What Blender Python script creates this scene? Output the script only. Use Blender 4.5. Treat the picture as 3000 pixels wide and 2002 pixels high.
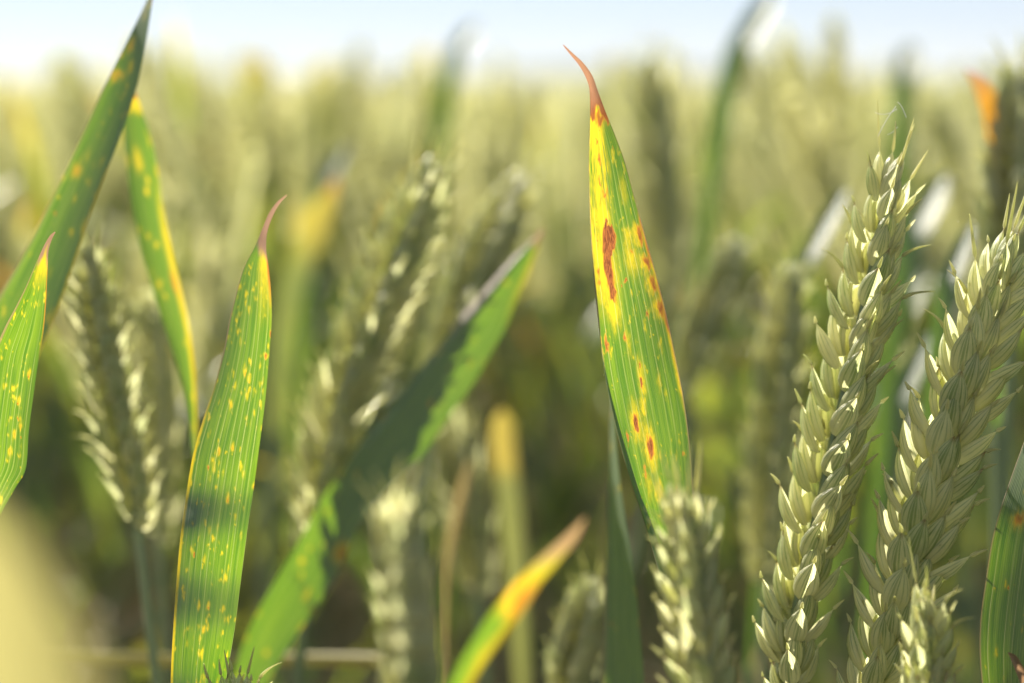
import bpy, math, random
import numpy as np
from mathutils import Vector, Matrix

for o in list(bpy.data.objects):
    bpy.data.objects.remove(o)
random.seed(11)
rng = np.random.default_rng(11)
scene = bpy.context.scene
COL = scene.collection
R = math.radians

# ------------------------------------------------------------------ camera
FPX = 70.0 / 36.0 * 3000.0          # focal length in photo pixels
U = 0.3695                          # focus distance (m)
CAMZ = 0.80
PITCH = R(7.4)
FWD = np.array([0, math.cos(PITCH), -math.sin(PITCH)])
UPV = np.array([0, math.sin(PITCH), math.cos(PITCH)])
RGT = np.array([1.0, 0, 0])
CAM = np.array([0, 0, CAMZ])
cam = bpy.data.cameras.new('camera')
cam.lens = 70; cam.sensor_width = 36; cam.clip_start = 0.005; cam.clip_end = 20000
cam.dof.use_dof = True; cam.dof.focus_distance = U * 1.0; cam.dof.aperture_fstop = 7.0
cam.dof.aperture_blades = 9
cob = bpy.data.objects.new('camera', cam); COL.objects.link(cob)
cob.location = CAM; cob.rotation_euler = (math.pi / 2 - PITCH, 0, 0)
scene.camera = cob
cy = scene.cycles
cy.max_bounces = 4; cy.diffuse_bounces = 4; cy.glossy_bounces = 2; cy.transmission_bounces = 4
cy.caustics_reflective = False; cy.caustics_refractive = False

# ------------------------------------------------------------------ sky, sun, exposure
SUN_EL = R(33); SUN_AZ = R(-35)     # azimuth clockwise from +Y (view direction); negative = left
world = bpy.data.worlds.new('World'); scene.world = world
world.use_nodes = True
wn = world.node_tree.nodes; wl = world.node_tree.links
sky = wn.new('ShaderNodeTexSky'); sky.sky_type = 'NISHITA'; sky.sun_disc = False
sky.sun_elevation = SUN_EL; sky.sun_rotation = SUN_AZ
sky.air_density = 1.0; sky.dust_density = 0.0; sky.ozone_density = 2.0; sky.altitude = 3000
tint = wn.new('ShaderNodeMix'); tint.data_type = 'RGBA'; tint.blend_type = 'MULTIPLY'; tint.inputs[0].default_value = 1.0
wl.new(sky.outputs[0], tint.inputs[6]); tint.inputs[7].default_value = (0.80, 0.76, 0.83, 1)      # camera white balance
# thin even veil of high cloud over the whole sky, slightly uneven
wtc = wn.new('ShaderNodeTexCoord'); wmp = wn.new('ShaderNodeMapping'); wmp.inputs['Scale'].default_value = (1, 1, 3.0)
wno = wn.new('ShaderNodeTexNoise'); wno.inputs['Scale'].default_value = 2.2; wno.inputs['Detail'].default_value = 4.0
wrg = wn.new('ShaderNodeMapRange'); wrg.inputs[3].default_value = 0.34; wrg.inputs[4].default_value = 0.64
wl.new(wtc.outputs['Generated'], wmp.inputs[0]); wl.new(wmp.outputs[0], wno.inputs['Vector']); wl.new(wno.outputs[0], wrg.inputs[0])
veil = wn.new('ShaderNodeMix'); veil.data_type = 'RGBA'
wl.new(wrg.outputs[0], veil.inputs[0]); wl.new(tint.outputs[2], veil.inputs[6]); veil.inputs[7].default_value = (5.6, 5.9, 6.5, 1)
wl.new(veil.outputs[2], wn['Background'].inputs[0])
wn['Background'].inputs[1].default_value = 0.05
sl = bpy.data.lights.new('sun', 'SUN'); sl.energy = 5.0; sl.angle = R(0.9); sl.color = (1.0, 0.92, 0.78)
so = bpy.data.objects.new('sun', sl); COL.objects.link(so)
tosun = Vector((math.sin(SUN_AZ) * math.cos(SUN_EL), math.cos(SUN_AZ) * math.cos(SUN_EL), math.sin(SUN_EL)))
so.rotation_euler = tosun.to_track_quat('Z', 'Y').to_euler(); so.location = (-3, 4, 5)
vs = scene.view_settings
vs.view_transform = 'Standard'; vs.look = 'None'; vs.gamma = 1; vs.use_curve_mapping = False
vs.exposure = 1.5

# ------------------------------------------------------------------ helpers
def at(px, py, d):
    """point on the ray through photo pixel (px, py) at depth d metres"""
    px = np.asarray(px, float); py = np.asarray(py, float); d = np.asarray(d, float)
    x = (px - 1500.0) / FPX * d; y = -(py - 1001.0) / FPX * d
    return CAM + x[..., None] * RGT + y[..., None] * UPV + d[..., None] * FWD

def spline(P, n):
    """Catmull-Rom through the rows of P, n samples, chordal parameter from the first two columns"""
    P = np.asarray(P, float)
    k = np.concatenate([[0], np.cumsum(np.sqrt(((P[1:, :2] - P[:-1, :2]) ** 2).sum(1)) + 1e-9)])
    m = np.zeros_like(P)
    m[1:-1] = (P[2:] - P[:-2]) / (k[2:] - k[:-2])[:, None]
    m[0] = (P[1] - P[0]) / (k[1] - k[0]); m[-1] = (P[-1] - P[-2]) / (k[-1] - k[-2])
    s = np.linspace(0, k[-1], n)
    i = np.clip(np.searchsorted(k, s, 'right') - 1, 0, len(k) - 2)
    h = (k[i + 1] - k[i]); t = ((s - k[i]) / h)[:, None]; h = h[:, None]
    return ((2*t**3 - 3*t**2 + 1) * P[i] + (t**3 - 2*t**2 + t) * h * m[i]
            + (-2*t**3 + 3*t**2) * P[i + 1] + (t**3 - t**2) * h * m[i + 1])

class Geo:
    """numpy mesh: verts, quads, uv per vertex, marks per vertex, material index per face"""
    def __init__(s, v, f, uv=None, mk=None, mi=0):
        s.v = np.asarray(v, float).reshape(-1, 3); s.f = np.asarray(f, np.int64).reshape(-1, 4)
        n = len(s.v)
        s.uv = np.zeros((n, 2)) if uv is None else np.asarray(uv, float).reshape(-1, 2)
        s.mk = np.zeros((n, 3)) if mk is None else np.asarray(mk, float).reshape(-1, 3)
        s.mi = np.full(len(s.f), mi) if np.isscalar(mi) else np.asarray(mi)
    def tf(s, M):
        M = np.asarray(M, float)
        return Geo(s.v @ M[:3, :3].T + M[:3, 3], s.f, s.uv, s.mk, s.mi)

def join(gs):
    off = 0; fs = []
    for g in gs:
        fs.append(g.f + off); off += len(g.v)
    return Geo(np.concatenate([g.v for g in gs]), np.concatenate(fs), np.concatenate([g.uv for g in gs]),
               np.concatenate([g.mk for g in gs]), np.concatenate([g.mi for g in gs]))

def grid_faces(nr, nc):
    i = np.arange(nr - 1)[:, None] * nc + np.arange(nc - 1)[None, :]
    return np.stack([i, i + 1, i + nc + 1, i + nc], -1).reshape(-1, 4)

def to_mesh(name, g, mats):
    me = bpy.data.meshes.new(name)
    nv, nf = len(g.v), len(g.f)
    me.vertices.add(nv); me.vertices.foreach_set('co', g.v.astype(np.float32).ravel())
    me.loops.add(nf * 4); me.loops.foreach_set('vertex_index', g.f.astype(np.int32).ravel())
    me.polygons.add(nf); me.polygons.foreach_set('loop_start', np.arange(0, nf * 4, 4, dtype=np.int32))
    me.polygons.foreach_set('use_smooth', np.ones(nf, bool))
    for m in mats: me.materials.append(m)
    me.polygons.foreach_set('material_index', g.mi.astype(np.int32))
    me.update(calc_edges=True)
    uvl = me.uv_layers.new(name='UVMap')
    uvl.data.foreach_set('uv', g.uv[g.f.ravel()].astype(np.float32).ravel())
    ca = me.color_attributes.new('mark', 'FLOAT_COLOR', 'POINT')
    ca.data.foreach_set('color', np.concatenate([g.mk, np.ones((nv, 1))], 1).astype(np.float32).ravel())
    return me

def obj(name, me, parent=None, mw=None):
    o = bpy.data.objects.new(name, me); COL.objects.link(o)
    if parent is not None: o.parent = parent
    if mw is not None: o.matrix_local = mw
    return o

def thing(name, label, cat, loc, group=None):
    o = bpy.data.objects.new(name, None); COL.objects.link(o)
    o.location = loc; o.empty_display_size = 0.02
    o['label'] = label; o['category'] = cat
    if group: o['group'] = group
    return o

def tube(path, rad, n=8):
    path = np.asarray(path, float); m = len(path)
    rad = np.broadcast_to(np.asarray(rad, float), (m,))
    T = np.gradient(path, axis=0); T /= np.linalg.norm(T, axis=1)[:, None] + 1e-12
    ref = np.array([0.31, 0.9, 0.11]); A = np.cross(T, ref); A /= np.linalg.norm(A, axis=1)[:, None]
    B = np.cross(T, A)
    a = np.linspace(0, 2 * np.pi, n + 1)
    v = path[:, None] + rad[:, None, None] * (np.cos(a)[None, :, None] * A[:, None] + np.sin(a)[None, :, None] * B[:, None])
    L = np.concatenate([[0], np.cumsum(np.linalg.norm(np.diff(path, axis=0), axis=1))])
    uv = np.stack(np.broadcast_arrays(np.linspace(0, 1, n + 1)[None], L[:, None]), -1)
    return Geo(v, grid_faces(m, n + 1), uv)

# ------------------------------------------------------------------ materials
class NT:
    def __init__(s, name):
        s.m = bpy.data.materials.new(name); s.m.use_nodes = True
        s.n = s.m.node_tree.nodes; s.l = s.m.node_tree.links; s.n.clear()
        s.out = s.n.new('ShaderNodeOutputMaterial')
    def new(s, t, **k):
        nd = s.n.new(t)
        for a, b in k.items(): setattr(nd, a, b)
        return nd
    def put(s, sock, val):
        if hasattr(val, 'is_output') or isinstance(val, bpy.types.NodeSocket): s.l.new(val, sock)
        elif isinstance(val, (tuple, list)) and len(val) == 3 and sock.type == 'RGBA': sock.default_value = (*val, 1)
        else: sock.default_value = val
    def math(s, op, a, b=0.0, clamp=False):
        nd = s.new('ShaderNodeMath', operation=op, use_clamp=clamp)
        s.put(nd.inputs[0], a); s.put(nd.inputs[1], b); return nd.outputs[0]
    def mix(s, f, a, b):
        nd = s.new('ShaderNodeMix', data_type='RGBA')
        s.put(nd.inputs[0], f); s.put(nd.inputs[6], a); s.put(nd.inputs[7], b); return nd.outputs[2]
    def ramp(s, f, lo, hi):
        nd = s.new('ShaderNodeMapRange', interpolation_type='SMOOTHSTEP')
        s.put(nd.inputs[0], f); nd.inputs[1].default_value = lo; nd.inputs[2].default_value = hi; return nd.outputs[0]
    def noise(s, vec, scale, detail=3.0, rough=0.55):
        nd = s.new('ShaderNodeTexNoise'); s.put(nd.inputs['Vector'], vec); nd.inputs['Scale'].default_value = scale
        nd.inputs['Detail'].default_value = detail; nd.inputs['Roughness'].default_value = rough; return nd.outputs[0]
    def comb(s, x, y, z=0.0):
        nd = s.new('ShaderNodeCombineXYZ'); s.put(nd.inputs[0], x); s.put(nd.inputs[1], y); s.put(nd.inputs[2], z); return nd.outputs[0]
    def finish(s, refl, trans, fac, rough, spec, height=None, bump=0.3, dist=0.0003):
        p = s.new('ShaderNodeBsdfPrincipled'); t = s.new('ShaderNodeBsdfTranslucent')
        s.put(p.inputs['Base Color'], refl); s.put(p.inputs['Roughness'], rough); s.put(p.inputs['Specular IOR Level'], spec)
        s.put(t.inputs['Color'], trans)
        if height is not None:
            b = s.new('ShaderNodeBump'); b.inputs['Strength'].default_value = bump; b.inputs['Distance'].default_value = dist
            s.put(b.inputs['Height'], height); s.l.new(b.outputs[0], p.inputs['Normal'])
        mx = s.new('ShaderNodeMixShader'); s.put(mx.inputs[0], fac)
        s.l.new(p.outputs[0], mx.inputs[1]); s.l.new(t.outputs[0], mx.inputs[2]); s.l.new(mx.outputs[0], s.out.inputs[0])
        return s.m

def leaf_material():
    t = NT('wheat_leaf_blade')
    uv = t.new('ShaderNodeUVMap', uv_map='UVMap').outputs[0]
    sp = t.new('ShaderNodeSeparateXYZ'); t.l.new(uv, sp.inputs[0]); u, v = sp.outputs[0], sp.outputs[1]
    mk = t.new('ShaderNodeAttribute', attribute_name='mark')
    ms = t.new('ShaderNodeSeparateColor'); t.l.new(mk.outputs['Color'], ms.inputs[0])
    brown, yellow, dry = ms.outputs[0], ms.outputs[1], ms.outputs[2]
    rnd = t.new('ShaderNodeObjectInfo').outputs['Random']
    sh = t.math('MULTIPLY', rnd, 7.0)
    v2 = t.comb(t.math('MULTIPLY', u, 22.0), t.math('MULTIPLY', v, 55.0), sh)
    streak = t.noise(v2, 1.0, 3.0, 0.6)
    fine = t.noise(t.comb(t.math('MULTIPLY', u, 60.0), t.math('MULTIPLY', v, 700.0), sh), 1.0, 3.0, 0.65)
    # veins: ten clear ones with fine ones between
    wob = t.math('MULTIPLY', t.math('SUBTRACT', t.noise(t.comb(t.math('MULTIPLY', u, 3.0), t.math('MULTIPLY', v, 40.0), sh), 1.0), 0.5), 0.012)
    uw = t.math('ADD', u, wob)
    c1 = t.math('COSINE', t.math('MULTIPLY', uw, 2 * math.pi * 11.0))
    vein = t.ramp(c1, 0.93, 1.0)
    vstr = t.ramp(t.noise(t.comb(t.math('MULTIPLY', u, 11.0), t.math('MULTIPLY', v, 14.0), 3.1), 1.0), 0.36, 0.72)
    vein = t.math('MULTIPLY', vein, vstr)
    c2 = t.math('COSINE', t.math('MULTIPLY', uw, 2 * math.pi * 44.0))
    vein2 = t.math('MULTIPLY', t.math('ADD', c2, 1.0), 0.5)
    yl = t.math('ADD', yellow, t.math('MULTIPLY', t.math('SUBTRACT', fine, 0.5), t.math('MULTIPLY', yellow, 1.4)), True)
    yl = t.math('MULTIPLY', t.ramp(yl, 0.05, 1.05), t.math('ADD', 0.7, t.math('MULTIPLY', fine, 0.5)), True)
    br = t.ramp(t.math('ADD', brown, t.math('MULTIPLY', t.math('SUBTRACT', fine, 0.5), t.math('MULTIPLY', brown, 1.3))), 0.2, 0.85)
    gt = t.mix(t.ramp(streak, 0.3, 0.72), (0.095, 0.235, 0.004), (0.24, 0.385, 0.008))
    gt = t.mix(t.math('MULTIPLY', vein2, 0.3), gt, (0.05, 0.17, 0.006))
    tc = t.mix(yl, gt, (0.92, 0.68, 0.02))
    tc = t.mix(t.math('MULTIPLY', vein, 0.7), tc, (0.80, 0.76, 0.32))
    bt = t.mix(t.ramp(fine, 0.35, 0.62), (0.12, 0.03, 0.012), (0.50, 0.17, 0.045))
    tc = t.mix(t.math('MULTIPLY', t.ramp(brown, 0.05, 0.5), 0.8), tc, (0.80, 0.33, 0.02))
    tc = t.mix(br, tc, bt)
    tc = t.mix(dry, tc, (0.36, 0.21, 0.13))
    gr = t.mix(t.ramp(streak, 0.3, 0.72), (0.17, 0.22, 0.145), (0.235, 0.29, 0.19))
    gr = t.mix(t.math('MULTIPLY', vein2, 0.4), gr, (0.10, 0.15, 0.11))
    rc = t.mix(yl, gr, (0.42, 0.33, 0.06))
    rc = t.mix(t.math('MULTIPLY', vein, 0.45), rc, (0.36, 0.38, 0.24))
    rc = t.mix(br, rc, (0.20, 0.09, 0.045))
    rc = t.mix(dry, rc, (0.36, 0.26, 0.20))
    h = t.math('ADD', t.math('MULTIPLY', vein, 0.8), t.math('MULTIPLY', vein2, 0.35))
    return t.finish(rc, tc, 0.46, t.math('ADD', 0.27, t.math('MULTIPLY', fine, 0.25)), 0.5, h, 0.5, 0.00025)

def husk_material(name, pale, green, fac):
    t = NT(name)
    uv = t.new('ShaderNodeUVMap', uv_map='UVMap').outputs[0]
    sp = t.new('ShaderNodeSeparateXYZ'); t.l.new(uv, sp.inputs[0]); u, s = sp.outputs[0], sp.outputs[1]
    rnd = t.new('ShaderNodeObjectInfo').outputs['Random']
    pos = t.new('ShaderNodeNewGeometry').outputs['Position']
    patch = t.noise(pos, 70.0, 2.0)
    ker = t.math('ABSOLUTE', t.math('SUBTRACT', u, 0.5))
    keel = t.math('SUBTRACT', 1.0, t.ramp(ker, 0.012, 0.05))
    ribs = t.math('COSINE', t.math('MULTIPLY', u, 2 * math.pi * 7.0))
    rib = t.ramp(ribs, 0.35, 1.0)
    grain = t.noise(t.comb(t.math('MULTIPLY', u, 34.0), t.math('MULTIPLY', s, 5.0), t.math('MULTIPLY', rnd, 9.0)), 1.0, 4.0, 0.65)
    gf = t.math('ADD', t.math('MULTIPLY', rib, 0.72), t.math('MULTIPLY', t.ramp(grain, 0.4, 0.7), 0.4))
    up = t.ramp(s, 0.15, 0.75)
    gf = t.math('MULTIPLY', gf, t.math('ADD', 0.35, t.math('MULTIPLY', up, 0.75)))
    gf = t.math('MAXIMUM', gf, t.math('MULTIPLY', keel, 0.85))
    gf = t.math('ADD', gf, t.math('MULTIPLY', t.math('SUBTRACT', t.math('ADD', patch, t.math('MULTIPLY', rnd, 0.5)), 0.75), 0.9), True)
    margin = t.ramp(ker, 0.40, 0.49)
    col = t.mix(gf, pale, green)
    col = t.mix(t.math('MULTIPLY', margin, 0.6), col, (0.50, 0.47, 0.26))
    tip = t.math('MULTIPLY', t.ramp(s, 0.86, 0.99), t.ramp(t.math('ADD', grain, t.math('MULTIPLY', rnd, 0.3)), 0.6, 0.85))
    tip = t.math('MULTIPLY', tip, t.math('SUBTRACT', 1.0, t.ramp(s, 1.0, 1.06)))
    col = t.mix(t.math('MULTIPLY', tip, 0.75), col, (0.26, 0.14, 0.08))
    col = t.mix(t.math('MULTIPLY', t.ramp(s, 0.98, 1.1), 0.85), col, (0.60, 0.54, 0.28))
    tr = t.mix(gf, (0.90, 0.87, 0.50), (0.46, 0.54, 0.22))
    tr = t.mix(t.math('MULTIPLY', tip, 0.75), tr, (0.35, 0.17, 0.08))
    return t.finish(col, tr, fac, t.math('ADD', 0.2, t.math('MULTIPLY', grain, 0.2)), 0.55,
                    t.math('ADD', t.math('MULTIPLY', rib, 0.6), grain), 0.5, 0.00025)

def simple_material(name, a, b, scale, stretch, rough, spec, trans=None, fac=0.0, bump=0.3, dist=0.0003):
    t = NT(name)
    pos = t.new('ShaderNodeNewGeometry').outputs['Position']
    mp = t.new('ShaderNodeMapping'); t.l.new(pos, mp.inputs[0]); mp.inputs['Scale'].default_value = stretch
    n = t.noise(mp.outputs[0], scale, 5.0, 0.6)
    col = t.mix(t.ramp(n, 0.3, 0.7), a, b)
    return t.finish(col, trans or col, fac, rough, spec, n, bump, dist)

M_LEAF = leaf_material()
M_HUSK = husk_material('wheat_husk', (0.62, 0.63, 0.40), (0.15, 0.24, 0.12), 0.62)
M_STEM = simple_material('wheat_stem', (0.17, 0.23, 0.13), (0.26, 0.31, 0.17), 60, (1, 1, 0.06), 0.4, 0.5, (0.3, 0.4, 0.08), 0.15)
M_STRAW = simple_material('yellowed_leaf', (0.40, 0.36, 0.14), (0.48, 0.44, 0.20), 60, (1, 1, .2), 0.5, 0.4, (0.46, 0.42, 0.15), 0.42)
M_SOIL = simple_material('soil', (0.10, 0.075, 0.055), (0.20, 0.155, 0.115), 14, (1, 1, 1), 0.9, 0.2, None, 0.0, 0.8, 0.01)
M_HILL = simple_material('far_hills', (0.05, 0.075, 0.04), (0.09, 0.11, 0.06), 0.004, (1, 1, 1), 0.95, 0.1)
M_SILK = simple_material('spider_silk', (0.7, 0.7, 0.7), (0.8, 0.8, 0.8), 50, (1, 1, 1), 0.3, 0.5, (0.8, 0.8, 0.8), 0.4)
def far_leaf():
    t = NT('wheat_leaf_far')
    mk = t.new('ShaderNodeAttribute', attribute_name='mark'); ms = t.new('ShaderNodeSeparateColor'); t.l.new(mk.outputs['Color'], ms.inputs[0])
    b, y, d = ms.outputs
    pos = t.new('ShaderNodeNewGeometry').outputs['Position']; n = t.noise(pos, 9.0, 1.0)
    tc = t.mix(t.ramp(n, .3, .7), (0.09, 0.19, 0.02), (0.20, 0.29, 0.04)); tc = t.mix(y, tc, (0.80, 0.62, 0.05)); tc = t.mix(b, tc, (0.50, 0.20, 0.06)); tc = t.mix(d, tc, (0.5, 0.36, 0.2))
    rc = t.mix(t.ramp(n, .3, .7), (0.10, 0.15, 0.10), (0.15, 0.205, 0.13)); rc = t.mix(y, rc, (0.42, 0.35, 0.08)); rc = t.mix(b, rc, (0.22, 0.11, 0.06)); rc = t.mix(d, rc, (0.34, 0.28, 0.2))
    return t.finish(rc, tc, 0.5, 0.32, 0.5)
def far_husk():
    t = NT('wheat_husk_far')
    uv = t.new('ShaderNodeUVMap', uv_map='UVMap').outputs[0]
    sp = t.new('ShaderNodeSeparateXYZ'); t.l.new(uv, sp.inputs[0]); u, v = sp.outputs[0], sp.outputs[1]
    pos = t.new('ShaderNodeNewGeometry').outputs['Position']; n = t.noise(pos, 12.0, 1.0)
    g = t.math('MULTIPLY', t.ramp(t.math('COSINE', t.math('MULTIPLY', u, 6.283 * 7)), -.2, 1), .5)
    g = t.math('ADD', g, t.math('SUBTRACT', n, .5), True)
    return t.finish(t.mix(g, (0.62, 0.63, 0.41), (0.21, 0.29, 0.15)), t.mix(g, (0.90, 0.87, 0.50), (0.46, 0.54, 0.22)), 0.64, 0.16, 0.65)
M_DRY = simple_material('dry_straw_leaf_far', (0.26, 0.20, 0.12), (0.40, 0.32, 0.20), 30, (1, 1, .2), 0.6, 0.3, (0.5, 0.36, 0.18), 0.4)
PLANT_MATS = [far_leaf(), far_husk(), M_STEM, M_DRY]

# ------------------------------------------------------------------ husk pieces and spikelets (metres)
W_S = [0, .08, .22, .42, .62, .78, .90, 1.0]
W_W = [.36, .66, .94, 1.03, .90, .62, .30, .06]
def husk(L, W, D, awn=0.0, wrap=100, nv=14, nt=11, keel=0.16, bend=0.0, hook=0.0, awnbend=0.3, na=7, mi=0):
    """boat-shaped husk; z along, y outward (keel), x across; an awn carries on from its tip"""
    s = np.linspace(0, 1, nv); w = np.interp(s, W_S, W_W)
    th = np.linspace(-1, 1, nt) * R(wrap)
    rows = []; uvs = []
    cy = bend * L * np.sin(np.pi * s * 0.9) + hook * L * s ** 3
    for i, si in enumerate(s):
        k = 1 + keel * np.exp(-(np.linspace(-1, 1, nt) / 0.13) ** 2)
        x = W * w[i] * np.sin(th) * k; y = cy[i] + D * w[i] * np.cos(th) * k
        rows.append(np.stack([x, y, np.full(nt, si * L)], -1)); uvs.append(np.stack([np.linspace(0, 1, nt), np.full(nt, si)], -1))
    if awn > 0:
        q = np.linspace(0, 1, na)[1:]
        for qi in q:
            r = 0.00040 * (1 - qi) ** 0.7 + 0.00007
            y0 = cy[-1] + D * W_W[-1] * 0.6 + awn * awnbend * qi ** 1.6
            rows.append(np.stack([r * np.sin(th * 1.6), y0 + r * np.cos(th * 1.6), np.full(nt, L + awn * qi * (1 - 0.18 * abs(awnbend) * qi))], -1))
            uvs.append(np.stack([np.linspace(0, 1, nt), np.full(nt, 1 + 0.4 * qi)], -1))
    v = np.stack(rows); 
    return Geo(v, grid_faces(len(rows), nt), np.stack(uvs), mi=mi)

def RX(a): return np.array(Matrix.Rotation(a, 4, 'X'))
def RY(a): return np.array(Matrix.Rotation(a, 4, 'Y'))
def RZ(a): return np.array(Matrix.Rotation(a, 4, 'Z'))
def TR(x, y, z): return np.array(Matrix.Translation((x, y, z)))
def SC(k): return np.diag([k, k, k, 1.0])

def place(M, x, z, tilt, turn, lean=0.0, y=0.0):
    return TR(x, y, z) @ RY(tilt) @ RX(lean) @ RZ(turn)

mm = 0.001
# placement of the five pieces of one spikelet: x (mm), z, fan tilt, turn about own axis, lean out, y
SPK = [('glume', -1.7, 0.0, -22, 42, -7, 0.5), ('glume', 1.7, 0.2, 22, -42, -7, 0.5),
       ('floret', -1.1, 2.4, -16, 30, -2, -0.1), ('floret', 1.1, 2.9, 16, -30, -2, -0.1),
       ('spikelet', 0.0, 2.6, 0, 0, 3, -0.4)]
def piece_matrix(p, jit=0.0, fan=1.0):
    j = lambda a: random.uniform(-a, a) * jit
    _, x, z, tilt, turn, lean, y = p
    return place(None, x * fan * mm + j(.3 * mm), z * mm + j(.5 * mm), R(tilt * fan + j(7)), R(turn + j(16)), R(lean + j(7)), y * mm)

# hero meshes (shared): glumes with short beaks, florets with awns of several lengths
HG = [to_mesh('glume', husk(9.8*mm, 2.4*mm, 1.6*mm, a, 98, 15, 13, 0.28, 0.02, 0.03 * k, b), [M_HUSK])
      for k, (a, b) in enumerate([(2.0*mm, .1), (2.9*mm, .3), (1.6*mm, -.2), (3.4*mm, .15)])]
def lemma_set(lens):
    return [to_mesh('floret', husk(10.2*mm, 2.05*mm, 1.55*mm, a, 118, 15, 13, 0.14, 0.03, -0.02, b, 10), [M_HUSK]) for a, b in lens]
HF_SHORT = lemma_set([(2.2*mm, .2), (2.8*mm, .5), (1.6*mm, -.2), (3.4*mm, .1)])
HF_MID = lemma_set([(5.0*mm, .25), (6.0*mm, .6), (4.2*mm, -.2)])
HF_LONG = lemma_set([(9.0*mm, .03), (14.0*mm, -.02), (8.0*mm, .12)])

def spikelet_geo(nv, nt, awn, pieces=5, var=0, mi=0):
    gs = []
    for p in (SPK if pieces == 5 else [SPK[0], SPK[1], SPK[4]] if pieces == 3 else [SPK[4]]):
        if p[0] == 'glume': g = husk(9.4*mm, 2.35*mm, 1.7*mm, awn * .4, 95, nv, nt, 0.2, 0.02, 0.02, .2, 3, mi)
        else: g = husk(10.0*mm * (1 if pieces > 1 else 1.1), 2.25*mm * (1 if pieces > 1 else 2.0), 1.8*mm * (1 if pieces > 1 else 1.6), awn, 128, nv, nt, 0.14, 0.03, -0.02, .3, 4, mi)
        gs.append(g.tf(piece_matrix(p, .8, .8)))
    return join(gs)

def frames(axis, roll_dir):
    axis = np.asarray(axis, float)
    T = np.gradient(axis, axis=0); T /= np.linalg.norm(T, axis=1)[:, None]
    S = roll_dir[None] - (T @ roll_dir)[:, None] * T; S /= np.linalg.norm(S, axis=1)[:, None]
    return T, S

def spikelet_frames(axis, n, roll_dir, scale=1.0, tilt=24):
    """world matrices of n alternate spikelets along a smooth axis (bottom to top)"""
    L = np.concatenate([[0], np.cumsum(np.linalg.norm(np.diff(axis, axis=0), axis=1))])
    T, S = frames(axis, roll_dir)
    out = []
    for k in range(n):
        q = (k + 0.3) / n
        l = q * (L[-1] - 0.008 * scale)
        p = np.array([np.interp(l, L, axis[:, c]) for c in range(3)])
        t = np.array([np.interp(l, L, T[:, c]) for c in range(3)]); t /= np.linalg.norm(t)
        s = np.array([np.interp(l, L, S[:, c]) for c in range(3)]); s -= t * (s @ t); s /= np.linalg.norm(s)
        if k % 2: s = -s
        if k == n - 1: s = np.cross(t, s); til = 2
        else: til = tilt * (1.06 - 0.55 * max(0, q - 0.72) / 0.28) + random.uniform(-4, 4)
        b = np.cross(s, t)
        a = R(til)
        z = math.cos(a) * t + math.sin(a) * s; y = math.cos(a) * s - math.sin(a) * t
        k_ = scale * np.interp(q, [0, .1, .35, .75, 1], [.62, .85, 1.0, .95, .72]) * random.uniform(.95, 1.05)
        M = np.eye(4); M[:3, 0] = np.cross(y, z) * k_; M[:3, 1] = y * k_; M[:3, 2] = z * k_
        M[:3, 3] = p + s * 0.9 * mm * scale
        out.append((M, q))
    return out

def loc(M, org):
    M = M.copy(); M[:3, 3] -= org; return Matrix(M.tolist())

def stem_path(base, tdir, root, n=26):
    base = np.asarray(base); root = np.asarray(root, float)
    h = base[2] - root[2]
    p1 = base - np.asarray(tdir) * h * 0.30; p2 = root + np.array([0, 0, h * 0.45])
    t = np.linspace(0, 1, n)[:, None] ** 1.3
    return (1-t)**3 * base + 3*(1-t)**2*t * p1 + 3*(1-t)*t**2 * p2 + t**3 * root

def wheat_plant(label, pts, nspk, roll, scale=1.0, hero=True, group=None, tilt=19, fan=1.0, root=None, lift=0):
    """pts: photo pixels of the ear axis, bottom to top, each with a depth (in focus distances)"""
    P = np.asarray(pts, float); P[:, 2] *= U
    A = spline(P, 60); axis = at(A[:, 0], A[:, 1], A[:, 2])
    tb = axis[0] - axis[3]; tb /= np.linalg.norm(tb)
    if root is None: root = np.array([axis[0][0] + tb[0] * 0.22, axis[0][1] + tb[1] * 0.22 + 0.02, 0.0])
    org = np.array([root[0], root[1], 0.0])
    t = thing('wheat_plant', label, 'wheat plant', org, group)
    st = stem_path(axis[0], -tb, np.array([root[0], root[1], -0.01]))
    obj('stem', to_mesh('stem', Geo(*(lambda g: (g.v - org, g.f, g.uv))(tube(st, np.linspace(1.15, 1.9, len(st)) * mm * scale, 10))), [M_STEM]), t)
    g = tube(axis[:-6], np.linspace(1.0, .5, len(axis) - 6) * mm * scale, 8)
    obj('rachis', to_mesh('rachis', Geo(g.v - org, g.f, g.uv), [M_STEM]), t)
    ang = R(roll); toward = CAM - axis[30]; toward /= np.linalg.norm(toward)
    tm = axis[-1] - axis[0]; tm /= np.linalg.norm(tm)
    right = np.cross(tm, toward); right /= np.linalg.norm(right); tw = np.cross(right, tm)
    rd = math.cos(ang) * right + math.sin(ang) * tw
    for M, q in spikelet_frames(axis, nspk, rd, scale, tilt):
        if hero:
            fs = HF_LONG if q > 0.86 else HF_MID if (q > 0.7 or random.random() < .16) else HF_SHORT
            fs2 = HF_LONG if (q > 0.9) else HF_MID if (q > .72 and random.random() < .5) else HF_SHORT
            c = SPK[4]; C = piece_matrix(c, .8, fan)
            sp = obj('spikelet', random.choice(HF_SHORT if random.random() < .5 else fs2), t, loc(M @ C, org))
            for p in SPK[:4]:
                me = random.choice(HG) if p[0] == 'glume' else random.choice(fs)
                ob = obj(p[0], me, sp)
                ob.matrix_local = Matrix((np.linalg.inv(C) @ piece_matrix(p, 1.0, fan)).tolist())
        else:
            obj('spikelet', random.choice(MS_LONG if q > .85 else MS), t, loc(M, org))
    return t

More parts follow.
